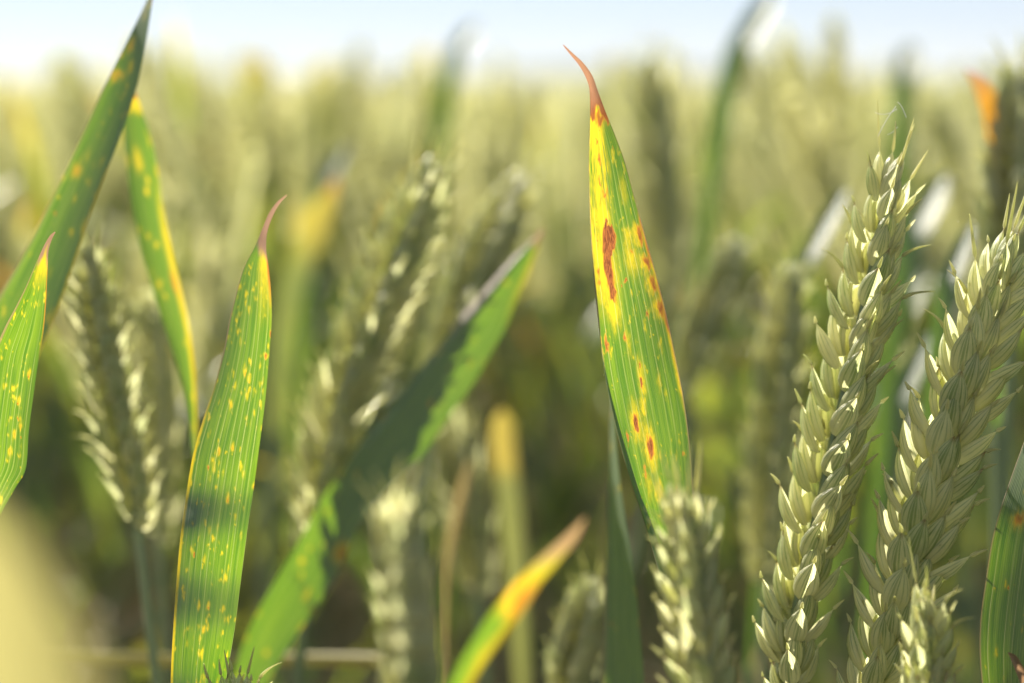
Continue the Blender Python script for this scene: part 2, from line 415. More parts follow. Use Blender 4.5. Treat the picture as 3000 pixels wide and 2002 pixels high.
MS = [to_mesh('spikelet', spikelet_geo(9, 7, a, 5), [M_HUSK]) for a in (2.5*mm, 3.5*mm, 2*mm, 4.5*mm)]
MS_LONG = [to_mesh('spikelet', spikelet_geo(9, 7, a, 5), [M_HUSK]) for a in (8*mm, 11*mm)]

# ------------------------------------------------------------------ leaves traced as edge pairs with their own depths
def leaf_geo(rows, n=200, m=24, bow=0.0, marks=None, ripple=0.0, mi=0, flap=None, seed=0, roll=0.0):
    """rows: (left x, left y, right x, right y, depth left, depth right) tip first"""
    Rw = spline(np.array(rows, float), n)
    tt = np.linspace(0, 1, m)[None, :]
    px = Rw[:, 0:1] * (1 - tt) + Rw[:, 2:3] * tt; py = Rw[:, 1:2] * (1 - tt) + Rw[:, 3:4] * tt
    d = (Rw[:, 4:5] * (1 - tt) + Rw[:, 5:6] * tt) * U
    wpx = np.hypot(Rw[:, 2] - Rw[:, 0], Rw[:, 3] - Rw[:, 1])[:, None] / FPX * U
    d = d + bow * wpx * (1 - (2 * tt - 1) ** 2)
    if ripple:
        L = np.linspace(0, 1, n)[:, None]
        d = d + ripple * wpx * np.sin(L * 23 + seed + tt * 2.0) * (2 * tt - 1)
    if roll: d = d + roll * wpx * np.clip(1 - tt / .16, 0, 1) * np.interp(np.linspace(0, 1, n), [0, .03, .3, .4], [0, 1, 1, 0])[:, None]
    uu = np.broadcast_to(tt, px.shape).copy()
    if flap is not None:                # margin rolled over towards the camera on the left side
        k = 10
        fl = np.interp(np.linspace(0, 1, n), flap[0], flap[1])[:, None]      # flap width / leaf width
        q = np.linspace(1, 0, k + 1)[None, :-1]
        wx = (Rw[:, 2:3] - Rw[:, 0:1]); wy = (Rw[:, 3:4] - Rw[:, 1:2])
        fx = Rw[:, 0:1] + wx * fl * q; fy = Rw[:, 1:2] + wy * fl * q
        fd = Rw[:, 4:5] * U - 0.0016 * np.sin(np.pi * np.clip(q, 0, 1) * 0.75) * np.minimum(1, fl * 6) - 0.0003 * q
        px = np.concatenate([fx, px], 1); py = np.concatenate([fy, py], 1); d = np.concatenate([fd, d], 1)
        uu = np.concatenate([-q * 0.3 + 0 * fx, uu], 1)
    P = at(px, py, d)
    v = np.concatenate([[0], np.cumsum(np.linalg.norm(np.diff(P[:, m // 2], axis=0), axis=1))])[:, None]
    uv = np.stack(np.broadcast_arrays(uu, v), -1)
    mk = np.zeros(px.shape + (3,))
    if marks: marks(px, py, uu, np.broadcast_to(np.linspace(0, 1, n)[:, None], px.shape), mk)
    return Geo(P, grid_faces(n, px.shape[1]), uv, np.clip(mk, 0, 1), mi)

def vnoise(x, y, seed=0):
    xi = np.floor(x).astype(int); yi = np.floor(y).astype(int); fx = x - xi; fy = y - yi
    fx = fx * fx * (3 - 2 * fx); fy = fy * fy * (3 - 2 * fy)
    tab = np.random.default_rng(seed).random((256, 256))
    g = lambda a, b: tab[a % 256, b % 256]
    return (g(xi, yi) * (1 - fx) + g(xi + 1, yi) * fx) * (1 - fy) + (g(xi, yi + 1) * (1 - fx) + g(xi + 1, yi + 1) * fx) * fy

def warp(px, py, amt=5.0, seed=1):
    ax = (vnoise(px / 7, py / 26, seed) + .6 * vnoise(px / 3, py / 9, seed + 1) - .8) * amt
    ay = (vnoise(px / 5, py / 30, seed + 2) + .6 * vnoise(px / 3, py / 12, seed + 3) - .8) * amt * 4.5
    return px + ax, py + ay

def spot(mk, ch, px, py, cx, cy, rx, ry, rot=0.0, a=1.0, p=2.0):
    c, s = math.cos(R(rot)), math.sin(R(rot))
    dx = px - cx; dy = py - cy
    q = ((dx * c + dy * s) / rx) ** 2 + ((-dx * s + dy * c) / ry) ** 2
    mk[..., ch] = np.maximum(mk[..., ch], a * np.exp(-q ** (p / 2) * 0.9))

def speckle(mk, px, py, n, seed, rmin=3, rmax=9, box=None, brown=0.12, elong=1.5, rot=-12, a=(0.5, 1.0), width=None):
    r = np.random.default_rng(seed)
    H, Wd = px.shape
    for _ in range(n):
        i = r.integers(0, H); j = r.integers(0, Wd)
        cx, cy = px[i, j], py[i, j]
        if vnoise(np.array(cx / 26.0), np.array(cy / 75.0), seed + 7) < .42 and r.random() < .8: continue
        rr = 0.6 * (rmin + (rmax - rmin) * r.random() ** 2.5)
        spot(mk, 1, px, py, cx, cy, rr, rr * elong * r.uniform(.8, 1.8), rot, r.uniform(*a))
        if r.random() < brown: spot(mk, 0, px, py, cx, cy, rr * .55, rr * elong * .7, rot, .8)

def leaf_shoot(label, rows, stem_top_row=True, root=None, group=None, name='wheat_shoot', mat=None, cat='wheat leaf', stem=True, **k):
    g = leaf_geo(rows, **k)
    last = rows[-1]
    base = at((last[0] + last[2]) / 2, (last[1] + last[3]) / 2, (last[4] + last[5]) / 2 * U)
    prev = rows[-2]
    b2 = at((prev[0] + prev[2]) / 2, (prev[1] + prev[3]) / 2, (prev[4] + prev[5]) / 2 * U)
    td = b2 - base; td = td / np.linalg.norm(td)
    if root is None: root = (base[0] - td[0] * .12, base[1] + 0.03, 0)
    org = np.array([root[0], root[1], 0.0])
    t = thing(name, label, cat, org, group)
    obj('leaf_blade', to_mesh('leaf_blade', Geo(g.v - org, g.f, g.uv, g.mk), [mat or M_LEAF]), t)
    st = stem_path(base + td * 0.004, td, np.array([root[0], root[1], -0.01]))
    s = tube(st, np.linspace(1.3, 1.9, len(st)) * mm, 10)
    obj('stem', to_mesh('stem', Geo(s.v - org, s.f, s.uv), [M_STEM]), t)
    return t

# ================================================================== THE SETTING
n = 60
gx = np.sign(np.linspace(-1, 1, n)) * np.abs(np.linspace(-1, 1, n)) ** 4 * 6000
X, Y = np.meshgrid(gx, gx)
go = obj('ground', to_mesh('ground', Geo(np.stack([X, Y, 0 * X], -1), grid_faces(n, n)), [M_SOIL])); go['kind'] = 'structure'
# low wooded hills on the horizon
a = np.linspace(R(-60), R(60), 160); hs = []
hgt = 16 + 7 * np.sin(a * 9 + 1) + 4 * np.sin(a * 23) + 2 * np.sin(a * 61)
prof = [(2600, 0.0), (2850, .55), (3100, .9), (3400, 1.0), (3900, .6), (4400, 0)]
hv = np.stack([np.stack([np.sin(a) * r, np.cos(a) * r, hgt * h - 1], -1) for r, h in prof])
ho = obj('hills', to_mesh('hills', Geo(hv, grid_faces(len(prof), len(a))), [M_HILL])); ho['kind'] = 'structure'

# ================================================================== HERO LEAF
def marks_hero(px, py, u, v, mk):
    ox, oy = px, py; px, py = warp(px, py, 6.0, 3)
    streaks = vnoise(u * 26, oy / 70, 8) * .6 + vnoise(u * 50, oy / 26, 9) * .4
    # burnt tip
    mk[..., 0] = np.maximum(mk[..., 0], np.clip((345 + 25 * np.sin(u * 9) - py) / 30, 0, 1))
    mk[..., 2] = np.maximum(mk[..., 2], 0.7 * np.clip((330 - py) / 60, 0, 1))
    # yellowing of the upper left half
    band = np.clip((0.66 - u - np.clip((py - 480) / 1500, -.15, 1) * .9) / .3, 0, 1) * np.clip((1000 - py) / 260, 0, 1)
    mk[..., 1] = np.maximum(mk[..., 1], np.clip(band * (1.9 * streaks - .25), 0, 1))
    for c in [(1748, 400, 22, 70, -3, .95), (1752, 560, 18, 60, -3, .8), (1765, 640, 26, 45, 0, .9), (1770, 790, 40, 130, -7, .95),
              (1795, 905, 22, 60, -8, .9), (1850, 760, 22, 55, -10, .75), (1840, 700, 14, 40, -8, .7), (1825, 560, 12, 50, -8, .5),
              (1880, 1110, 12, 60, -8, .8), (1864, 1240, 18, 60, -9, .85), (1905, 1310, 20, 70, -9, .95), (1885, 1200, 10, 40, -8, .8),
              (1840, 1000, 10, 60, -8, .5), (1935, 1010, 6, 20, -8, .6), (1930, 1120, 8, 30, -8, .5), (1930, 1440, 16, 40, -10, .7), (1900, 1420, 12, 50, -10, .5)]:
        spot(mk, 1, px, py, *c)
    # main lesion, then the small ones
    wx = px
    xl = np.interp(py, [640, 660, 700, 770, 830, 870, 885, 905], [1776, 1764, 1760, 1763, 1776, 1786, 1795, 1806])
    xr = np.interp(py, [640, 660, 690, 725, 742, 780, 850, 905], [1778, 1798, 1805, 1806, 1794, 1796, 1804, 1810])
    mk[..., 0] = np.maximum(mk[..., 0], np.clip((wx - xl) / 9, 0, 1) * np.clip((xr - wx) / 9, 0, 1) * (py > 640) * (py < 905))
    for c in [(1773, 668, 6, 16, 0, .9),
              (1879, 1118, 4.5, 20, -5, .95, 4), (1864, 1240, 8, 28, -9, .95, 4), (1905, 1312, 8.5, 34, -6, 1.0, 4),
              (1778, 1012, 4.5, 24, -8, .9), (1834, 815, 4, 10, 0, .9), (1832, 990, 4, 14, -8, .8), (1876, 1060, 3, 9, 0, .9), (1898, 922, 3.5, 9, 0, .9),
              (1755, 470, 4, 9, 0, .7), (1748, 420, 4, 9, 0, .7), (1757, 535, 4, 8, 0, .7), (1760, 350, 14, 18, 0, .8), (1772, 570, 8, 12, 0, .6),
              (1752, 800, 5, 18, -5, .7), (1756, 830, 4, 15, -5, .7), (1850, 730, 6, 10, 0, .5), (1890, 1380, 3, 20, -8, .6), (1838, 1280, 3, 16, -8, .7)]:
        spot(mk, 0, px, py, *c)
    for c in [(1779, 722, 4, 34, -3, .9), (1776, 785, 4, 22, 0, .9), (1800, 850, 3, 18, -5, .8)]:       # dark fungal dots inside
        spot(mk, 0, px, py, *c)
    # scorched right margin
    e = np.clip((u - .93) / .05, 0, 1)
    mk[..., 1] = np.maximum(mk[..., 1], e * np.clip((py - 600) / 120, 0, 1) * np.clip((1250 - py) / 120, 0, 1) * .9)
    mk[..., 0] = np.maximum(mk[..., 0], e * (0.35 + .35 * np.sin(py * .045) * np.sin(py * .017 + 1)) * np.clip((py - 560) / 80, 0, 1) * np.clip((1150 - py) / 150, 0, 1))
    for y0 in (690, 770, 832, 905): 
        xs = np.interp(y0, [600, 750, 900, 1050], [1862, 1900, 1945, 1975]) - 10
        spot(mk, 0, px, py, xs, y0, 9, 22, -16, .8); spot(mk, 1, px, py, xs - 8, y0, 16, 34, -16, .9)
    # thin dry line on both margins
    mk[..., 2] = np.maximum(mk[..., 2], np.clip((u - .982) / .01, 0, 1) * .8)
    mk[..., 2] = np.maximum(mk[..., 2], np.clip((.018 - u) / .01, 0, 1) * .7 * (u > -.001))
    speckle(mk, px, py, 700, 5, 2.2, 8, elong=2.2, rot=-9, brown=.03, a=(.25, .75))

hero_rows = [
 (1648, 132, 1651, 131, .975, .975), (1672, 162, 1680, 158, .982, .982), (1695, 190, 1708, 184, .988, .988),
 (1715, 225, 1735, 222, .993, .993), (1726, 258, 1752, 268, .998, .998), (1729, 320, 1772, 322, 1.0, 1.0), (1727, 400, 1802, 396, 1.0, 1.0),
 (1725, 480, 1831, 475, 1.0, 1.0), (1727, 580, 1858, 573, 1.0, 1.0), (1731, 690, 1887, 680, 1.0, 1.0), (1741, 830, 1925, 815, 1.0, 1.0), (1752, 940, 1953, 925, 1.0, 1.0),
 (1768, 1070, 1980, 1052, 1.0, 1.0), (1790, 1190, 2003, 1170, 1.0, 1.0), (1816, 1300, 2019, 1290, 1.0, 1.0), (1850, 1420, 2029, 1420, 1.0, 1.0),
 (1890, 1540, 2036, 1545, 1.0, 1.0), (1925, 1660, 2040, 1670, 1.0, 1.0), (1955, 1780, 2044, 1790, 1.0, 1.0), (1985, 1920, 2050, 1925, 1.0, 1.0),
 (2020, 2120, 2060, 2120, 1.0, 1.0), (2050, 2350, 2066, 2350, 1.0, 1.0)]
leaf_shoot('broad green and yellow wheat leaf with rusty brown lesions and a curled brown tip', hero_rows, n=620, m=72,
           bow=0.16, marks=marks_hero, ripple=0.05, flap=([0, .40, .5, .6, .7, .8, .9, 1], [0, 0, .05, .10, .24, .5, .5, .2]))

# ================================================================== OTHER NEAR LEAVES
def marks_b(px, py, u, v, mk):
    px, py = warp(px, py, 4.0, 118)
    mk[..., 2] = np.maximum(mk[..., 2], np.clip((748 - py + 60 * (u - .5)) / 25, 0, 1))
    tipy = np.clip((u - .45) / .3, 0, 1) * np.clip((1010 - py) / 250, 0, 1)
    mk[..., 1] = np.maximum(mk[..., 1], tipy * .75)
    mk[..., 0] = np.maximum(mk[..., 0], np.clip((u - .9) / .06, 0, 1) * np.clip((930 - py) / 120, 0, 1) * .6)
    e = np.clip((.05 - u) / .02, 0, 1) * np.clip((py - 1000) / 300, 0, 1)
    mk[..., 1] = np.maximum(mk[..., 1], e * .95)
    mk[..., 2] = np.maximum(mk[..., 2], np.clip((.03 - u) / .01, 0, 1) * .75 * np.clip((1300 - py) / 300, 0, 1))
    for cy, cx in ((1085, 718), (1110, 730), (1190, 676), (1310, 682), (1460, 667), (1780, 610), (1850, 597), (1325, 640), (1420, 745)):
        spot(mk, 1, px, py, cx, cy, 6, 14, 8, .9); spot(mk, 0, px, py, cx, cy + 4, 2.5, 7, 8, .5)
    speckle(mk, px, py, 520, 8, 4, 10, elong=1.7, rot=8, brown=.03, a=(.25, .85))
leaf_shoot('long wheat leaf dotted with yellow rust, its bent tip dry and grey', [
 (838, 571, 841, 573, 1.04, 1.042), (812, 592, 820, 597, 1.035, 1.037), (788, 625, 800, 632, 1.03, 1.032), (768, 672, 783, 680, 1.025, 1.027),
 (745, 725, 780, 732, 1.02, 1.022), (716, 780, 786, 775, 1.02, 1.022), (694, 850, 793, 845, 1.02, 1.022), (672, 940, 796, 930, 1.02, 1.022), (655, 1030, 790, 1020, 1.02, 1.022),
 (628, 1130, 782, 1125, 1.02, 1.022), (598, 1220, 772, 1215, 1.02, 1.022), (566, 1330, 757, 1330, 1.02, 1.022), (547, 1440, 742, 1440, 1.02, 1.022),
 (530, 1560, 724, 1560, 1.01, 1.012), (518, 1690, 706, 1700, 1.01, 1.012), (508, 1830, 688, 1840, 1.0, 1.002), (500, 2000, 660, 2005, 1.0, 1.002), (500, 2250, 620, 2250, .98, 0.982), (520, 2600, 560, 2600, .97, 0.972)],
 n=520, m=56, bow=-0.15, marks=marks_b, ripple=.03)

def marks_c(px, py, u, v, mk):
    px, py = warp(px, py, 4.0, 119)
    mk[..., 2] = np.maximum(mk[..., 2], np.clip((770 - py + 20 * np.sin(u * 8)) / 40, 0, 1))
    mk[..., 1] = np.maximum(mk[..., 1], np.clip((870 - py) / 100, 0, 1) * np.clip(u * 3, 0, 1) * .8)
    mk[..., 2] = np.maximum(mk[..., 2], np.clip((.07 - u) / .03, 0, 1) * .7)
    mk[..., 0] = np.maximum(mk[..., 0], np.clip((u - .95) / .03, 0, 1) * .5 * np.clip((1100 - py) / 200, 0, 1))
    for c in ((60, 1250), (55, 1170), (42, 1275), (85, 1090), (30, 1320)): spot(mk, 1, px, py, *c, 6, 15, 8, .9); spot(mk, 0, px, py, *c, 3, 9, 8, .45)
    speckle(mk, px, py, 320, 9, 3, 8, elong=1.6, rot=8, brown=.04, a=(.3, .9))
leaf_shoot('short yellow-speckled wheat leaf with a pinkish dry tip in front of the big grey-green blade', [
 (160, 679, 163, 681, 0.995, 1.010), (147, 690, 155, 695, 0.995, 1.010), (128, 722, 143, 730, 0.995, 1.010), (104, 775, 140, 775, 0.995, 1.010), (76, 840, 137, 838, 0.995, 1.010),
 (46, 900, 134, 900, 0.995, 1.010), (14, 960, 127, 975, 0.995, 1.010), (-18, 1040, 114, 1050, 0.995, 1.010), (-35, 1150, 98, 1160, 0.995, 1.010), (-50, 1260, 84, 1270, 0.995, 1.010),
 (-60, 1340, 75, 1375, 0.995, 1.010), (-70, 1400, 45, 1430, 0.995, 1.010), (-85, 1470, 5, 1500, 0.995, 1.010), (-100, 1600, -40, 1600, 0.995, 1.010), (-120, 1900, -85, 1900, 0.995, 1.010), (-120, 2300, -100, 2300, 0.995, 1.010)],
 n=420, m=44, bow=0.2, marks=marks_c, ripple=.03)

def marks_k(px, py, u, v, mk):
    px, py = warp(px, py, 4.0, 127)
    mk[..., 2] = np.maximum(mk[..., 2], np.clip((.05 - u) / .02, 0, 1) * .6)
    mk[..., 0] = np.maximum(mk[..., 0], np.clip((30 - py) / 30, 0, 1) * np.clip((u - .5) * 2, 0, 1))
    for c in ((385, 135, 9, 28), (345, 215, 24, 12), (335, 225, 14, 14), (225, 500, 14, 22)):
        spot(mk, 1, px, py, c[0], c[1], c[2] * 1.3, c[3] * 1.3, 20, .6); spot(mk, 0, px, py, *c, 20, .3)
    e = np.clip((u - .93) / .05, 0, 1); mk[..., 1] = np.maximum(mk[..., 1], e * .8 * (py > 480))
    speckle(mk, px, py, 160, 19, 6, 16, elong=1.7, rot=20, brown=.05, a=(.3, .7))
leaf_shoot('large grey-green wheat blade slanting up above the horizon, out of focus', [
 (452, -60, 456, -60, 1.12, 1.108), (434, -10, 448, -5, 1.12, 1.108), (402, 60, 438, 62, 1.12, 1.108), (352, 160, 420, 165, 1.12, 1.108), (304, 255, 396, 270, 1.12, 1.108), (255, 360, 358, 385, 1.12, 1.108),
 (205, 465, 318, 490, 1.12, 1.108), (150, 580, 268, 620, 1.12, 1.108), (95, 690, 232, 730, 1.12, 1.108), (40, 790, 195, 840, 1.12, 1.108), (-20, 900, 150, 960, 1.12, 1.108), (-80, 1040, 90, 1100, 1.12, 1.108),
 (-150, 1250, 0, 1300, 1.12, 1.108), (-220, 1550, -130, 1580, 1.12, 1.108), (-270, 1900, -240, 1900, 1.12, 1.108)],
 n=260, m=30, bow=0.15, marks=marks_k)

def marks_l(px, py, u, v, mk):
    px, py = warp(px, py, 4.0, 128)
    mk[..., 0] = np.maximum(mk[..., 0], np.clip((296 - py) / 16, 0, 1) * .9); mk[..., 2] = np.maximum(mk[..., 2], np.clip((268 - py) / 10, 0, 1) * .8)
    mk[..., 1] = np.maximum(mk[..., 1], np.clip((345 - py) / 40, 0, 1))
    e = np.clip((u - .72) / .15, 0, 1); mk[..., 1] = np.maximum(mk[..., 1], e * np.clip((py - 450) / 250, 0, 1) * .8)
    spot(mk, 0, px, py, 512, 830, 9, 45, -14, .45); spot(mk, 1, px, py, 405, 470, 14, 40, -8, .8)
    speckle(mk, px, py, 60, 23, 5, 14, elong=2, rot=-12, brown=.03)
leaf_shoot('slim bright green wheat leaf with an orange scorched tip, touching the big grey-green blade', [
 (383, 240, 386, 240, 1.20, 1.20), (374, 262, 392, 262, 1.20, 1.20), (366, 290, 404, 288, 1.20, 1.20), (362, 340, 420, 335, 1.20, 1.20), (364, 420, 446, 415, 1.20, 1.20), (372, 500, 462, 495, 1.20, 1.20),
 (386, 600, 476, 592, 1.20, 1.20), (406, 700, 494, 690, 1.20, 1.20), (432, 800, 516, 788, 1.20, 1.20), (460, 890, 538, 880, 1.20, 1.20), (490, 980, 556, 970, 1.20, 1.20), (518, 1070, 568, 1065, 1.20, 1.20),
 (540, 1150, 573, 1150, 1.20, 1.20), (553, 1220, 575, 1225, 1.2, 1.2), (564, 1320, 578, 1320, 1.2, 1.2), (585, 1500, 598, 1500, 1.2, 1.2), (610, 1900, 622, 1900, 1.2, 1.2)],
 n=260, m=30, bow=-0.25, marks=marks_l)

def marks_q(px, py, u, v, mk):
    px, py = warp(px, py, 4.0, 133)
    mk[..., 2] = np.maximum(mk[..., 2], np.clip((.16 - u) / .05, 0, 1) * np.clip((1000 - py) / 90, 0, 1) * .9)
    mk[..., 2] = np.maximum(mk[..., 2], np.clip((735 - py) / 40, 0, 1))
    mk[..., 1] = np.maximum(mk[..., 1], np.clip((u - .7) / .2, 0, 1) * np.clip((1000 - py) / 200, 0, 1) * .6)
    spot(mk, 1, px, py, 1000, 1620, 24, 34, 30, 1); spot(mk, 0, px, py, 1003, 1622, 14, 22, 30, .6)
    speckle(mk, px, py, 50, 31, 6, 16, elong=1.5, rot=30)
leaf_shoot('broad wheat leaf slanting across the ears, silver upper edge and bright green blade', [
 (1590, 668, 1593, 672, 1.30, 1.30), (1545, 715, 1572, 735, 1.30, 1.30), (1490, 770, 1550, 800, 1.30, 1.30), (1420, 850, 1515, 880, 1.30, 1.30), (1350, 930, 1480, 965, 1.30, 1.30), (1290, 1010, 1436, 1040, 1.30, 1.30),
 (1230, 1080, 1390, 1120, 1.30, 1.30), (1160, 1170, 1310, 1230, 1.30, 1.30), (1080, 1270, 1225, 1350, 1.30, 1.30), (1010, 1370, 1130, 1440, 1.30, 1.30), (950, 1450, 1060, 1520, 1.30, 1.30), (890, 1560, 1010, 1640, 1.30, 1.30), (820, 1680, 940, 1760, 1.30, 1.30), (740, 1820, 850, 1890, 1.30, 1.30),
 (690, 1960, 780, 2010, 1.30, 1.30), (650, 2150, 700, 2170, 1.30, 1.30), (640, 2500, 660, 2500, 1.30, 1.30)],
 n=260, m=40, bow=0.06, marks=marks_q, roll=.36)

def marks_s(px, py, u, v, mk):
    px, py = warp(px, py, 4.0, 135)
    mk[..., 2] = np.maximum(mk[..., 2], np.clip((1680 - py - 40 * (u - .5)) / 70, 0, 1) * .85)
    mk[..., 1] = np.maximum(mk[..., 1], np.clip((1850 - py) / 130, 0, 1) * .55)
    spot(mk, 1, px, py, 1520, 1750, 60, 70, 0, 1); spot(mk, 0, px, py, 1530, 1755, 50, 70, 30, .5)
    spot(mk, 1, px, py, 1420, 1930, 20, 90, 35, .8)
    mk[..., 1] = np.maximum(mk[..., 1], np.clip((u - .6) / .2, 0, 1) * .8)
leaf_shoot('wheat leaf with glowing orange band and dry pinkish point beside the tall front ear', [
 (1713, 1516, 1716, 1520, .76, .765), (1665, 1563, 1688, 1581, .76, .765), (1604, 1616, 1638, 1643, .76, .765), (1540, 1674, 1586, 1708, .76, .765), (1487, 1734, 1550, 1768, .76, .765), (1433, 1804, 1500, 1838, .76, .765), (1377, 1891, 1440, 1918, .76, .765),
 (1324, 1988, 1381, 2008, .76, .765), (1270, 2126, 1316, 2139, .76, .765), (1227, 2400, 1244, 2400, .76, .765)],
 n=180, m=24, bow=0.2, marks=marks_s)

def marks_h(px, py, u, v, mk):
    px, py = warp(px, py, 4.0, 124)
    spot(mk, 0, px, py, 2985, 1525, 16, 20, 10, .6); spot(mk, 1, px, py, 2985, 1525, 26, 30, 10, .7)
    mk[..., 2] = np.maximum(mk[..., 2], np.clip((.02 - u) / .01, 0, 1) * .8)
    speckle(mk, px, py, 90, 41, 4, 10, elong=2.5, rot=14, brown=.1, a=(.3, .8))
leaf_shoot('dark green wheat leaf half in shade standing beside the leaning ear', [
 (3085, 1080, 3090, 1080, 1.0, 0.955), (3040, 1190, 3110, 1190, 1.0, 0.955), (3000, 1295, 3140, 1290, 1.0, 0.955), (2962, 1400, 3160, 1390, 1.0, 0.955), (2928, 1500, 3170, 1500, 1.0, 0.955), (2905, 1590, 3170, 1600, 1.0, 0.955), (2888, 1700, 3160, 1710, 1.0, 0.955), (2874, 1800, 3150, 1810, 1.0, 0.955),
 (2870, 1900, 3130, 1910, 1.0, 0.955), (2878, 2010, 3110, 2010, 1.0, 0.955), (2900, 2200, 3060, 2200, 1.0, 0.955), (2950, 2500, 2990, 2500, 1.0, 0.955)],
 n=360, m=56, bow=0.12, marks=marks_h, ripple=.02)

def marks_dry(px, py, u, v, mk): mk[..., 2] = .9; mk[..., 0] = .3
leaf_shoot('dry brown pointed leaf tip poking up in front of the dark green leaf', [
 (2952, 1912, 2955, 1911, .97, .97), (2958, 1925, 2976, 1920, .97, .97), (2975, 1965, 3002, 1962, .97, .97), (2995, 2020, 3030, 2015, .97, .97), (3030, 2150, 3065, 2150, .97, .97), (3060, 2400, 3085, 2400, .97, .97)],
 n=80, m=14, bow=.5, marks=marks_dry)

def marks_t(px, py, u, v, mk): mk[..., 2] = np.clip((.1 - u) / .05, 0, 1) * .5; speckle(mk, px, py, 20, 51, 4, 9, elong=3, rot=0)
leaf_shoot('narrow upright grey blade seen edge on just behind the lesioned leaf', [
 (1795, 1120, 1798, 1120, 1.17, 1.13), (1789, 1220, 1800, 1222, 1.17, 1.13), (1786, 1330, 1808, 1330, 1.17, 1.13), (1780, 1450, 1822, 1450, 1.17, 1.13), (1776, 1580, 1842, 1580, 1.17, 1.13), (1772, 1720, 1862, 1720, 1.17, 1.13), (1768, 1860, 1875, 1860, 1.17, 1.13), (1762, 2010, 1885, 2010, 1.17, 1.13), (1770, 2300, 1850, 2300, 1.17, 1.13), (1790, 2700, 1810, 2700, 1.17, 1.13)],
 n=200, m=24, bow=.3, marks=marks_t)

def ribbon(path, widths, nrm, m=5, mi=0, mk=None, bow=.25):
    path = np.asarray(path, float); T = np.gradient(path, axis=0); T /= np.linalg.norm(T, axis=1)[:, None]
    S = np.cross(T, nrm); S /= np.linalg.norm(S, axis=1)[:, None] + 1e-9; N = np.cross(S, T)
    q = np.linspace(-1, 1, m)[None, :, None]
    w = np.asarray(widths)[:, None, None]
    v = path[:, None] + S[:, None] * q * w + N[:, None] * (w * bow * q ** 2)
    L = np.concatenate([[0], np.cumsum(np.linalg.norm(np.diff(path, axis=0), axis=1))])
    uv = np.stack(np.broadcast_arrays(np.linspace(0, 1, m)[None], L[::-1][:, None]), -1)
    mkk = np.zeros((len(path), m, 3)) if mk is None else mk(len(path), m)
    return Geo(v, grid_faces(len(path), m), uv, mkk, mi)

def marks_x(px, py, u, v, mk): mk[..., 1] = .5; mk[..., 2] = .55
leaf_shoot('huge yellow smear of a dying leaf almost touching the lens', [
 (-160, 1430, -150, 1425, .36, .36), (-190, 1500, -40, 1500, .36, .365), (-220, 1600, 60, 1590, .36, .37), (-250, 1750, 170, 1740, .36, .37), (-270, 1900, 240, 1890, .36, .37), (-280, 2100, 300, 2090, .36, .37),
 (-260, 2500, 330, 2500, .36, .37), (-150, 3200, 250, 3200, .36, .365), (0, 4200, 90, 4200, .36, .36)], n=60, m=12, bow=.1, marks=marks_x, mat=M_STRAW)

def marks_yt(px, py, u, v, mk): mk[..., 1] = np.clip((.2 - v) / .06, 0, 1) * .6; mk[..., 2] = .4
leaf_shoot('dull olive blade with a yellow tip, upright in the shade under the slanting leaf', [
 (1468, 1200, 1476, 1200, 1.8, 1.8), (1445, 1235, 1502, 1235, 1.8, 1.8), (1440, 1290, 1508, 1290, 1.8, 1.8), (1452, 1400, 1520, 1400, 1.8, 1.8), (1470, 1560, 1535, 1560, 1.8, 1.8), (1490, 1750, 1545, 1750, 1.8, 1.8), (1510, 2000, 1550, 2000, 1.8, 1.8), (1530, 2400, 1548, 2400, 1.8, 1.8)], n=90, m=14, bow=.2, marks=marks_yt)
def marks_yl(px, py, u, v, mk): mk[..., 1] = np.clip((.42 - v) / .2, 0, 1) * .55; mk[..., 2] = .3; mk[..., 0] = np.clip((.12 - v) / .1, 0, 1) * .4
leaf_shoot('golden yellow blurred leaf slanting behind the tip of the yellow-dotted leaf', [
 (985, 520, 992, 524, 1.95, 1.95), (930, 585, 985, 610, 1.95, 1.95), (890, 640, 965, 680, 1.95, 1.95), (860, 720, 930, 760, 1.95, 1.95), (830, 830, 890, 850, 1.95, 1.95), (805, 1000, 850, 1000, 1.95, 1.95), (790, 1300, 815, 1300, 1.95, 1.95)], n=70, m=12, bow=.2, marks=marks_yl)
def marks_or(px, py, u, v, mk): mk[..., 1] = np.clip((.5 - v) / .2, 0, 1); mk[..., 0] = np.clip((.3 - v) / .12, 0, 1) * .45; mk[..., 2] = np.clip((.1 - v) / .08, 0, 1) * .8
leaf_shoot('orange-tipped leaf pointing sideways above the leaning plump ear', [
 (2825, 205, 2828, 202, 1.4, 1.4), (2845, 240, 2872, 222, 1.4, 1.4), (2862, 285, 2910, 260, 1.4, 1.4), (2878, 330, 2925, 310, 1.4, 1.4), (2890, 400, 2932, 395, 1.4, 1.4), (2900, 520, 2936, 520, 1.4, 1.4), (2905, 800, 2930, 800, 1.4, 1.4), (2915, 1300, 2927, 1300, 1.4, 1.4)], n=90, m=14, bow=.15, marks=marks_or)
def marks_br(px, py, u, v, mk): mk[..., 2] = .7; mk[..., 1] = .3
leaf_shoot('thin tan blade standing between the very blurred ear and the shaded ear', [
 (1372, 1350, 1378, 1350, 1.55, 1.55), (1352, 1400, 1376, 1403, 1.55, 1.55), (1330, 1480, 1358, 1484, 1.55, 1.55), (1310, 1580, 1332, 1584, 1.55, 1.55), (1296, 1700, 1312, 1700, 1.55, 1.55), (1290, 2000, 1302, 2000, 1.55, 1.55), (1290, 2400, 1298, 2400, 1.55, 1.55)], n=60, m=10, bow=.3, marks=marks_br)
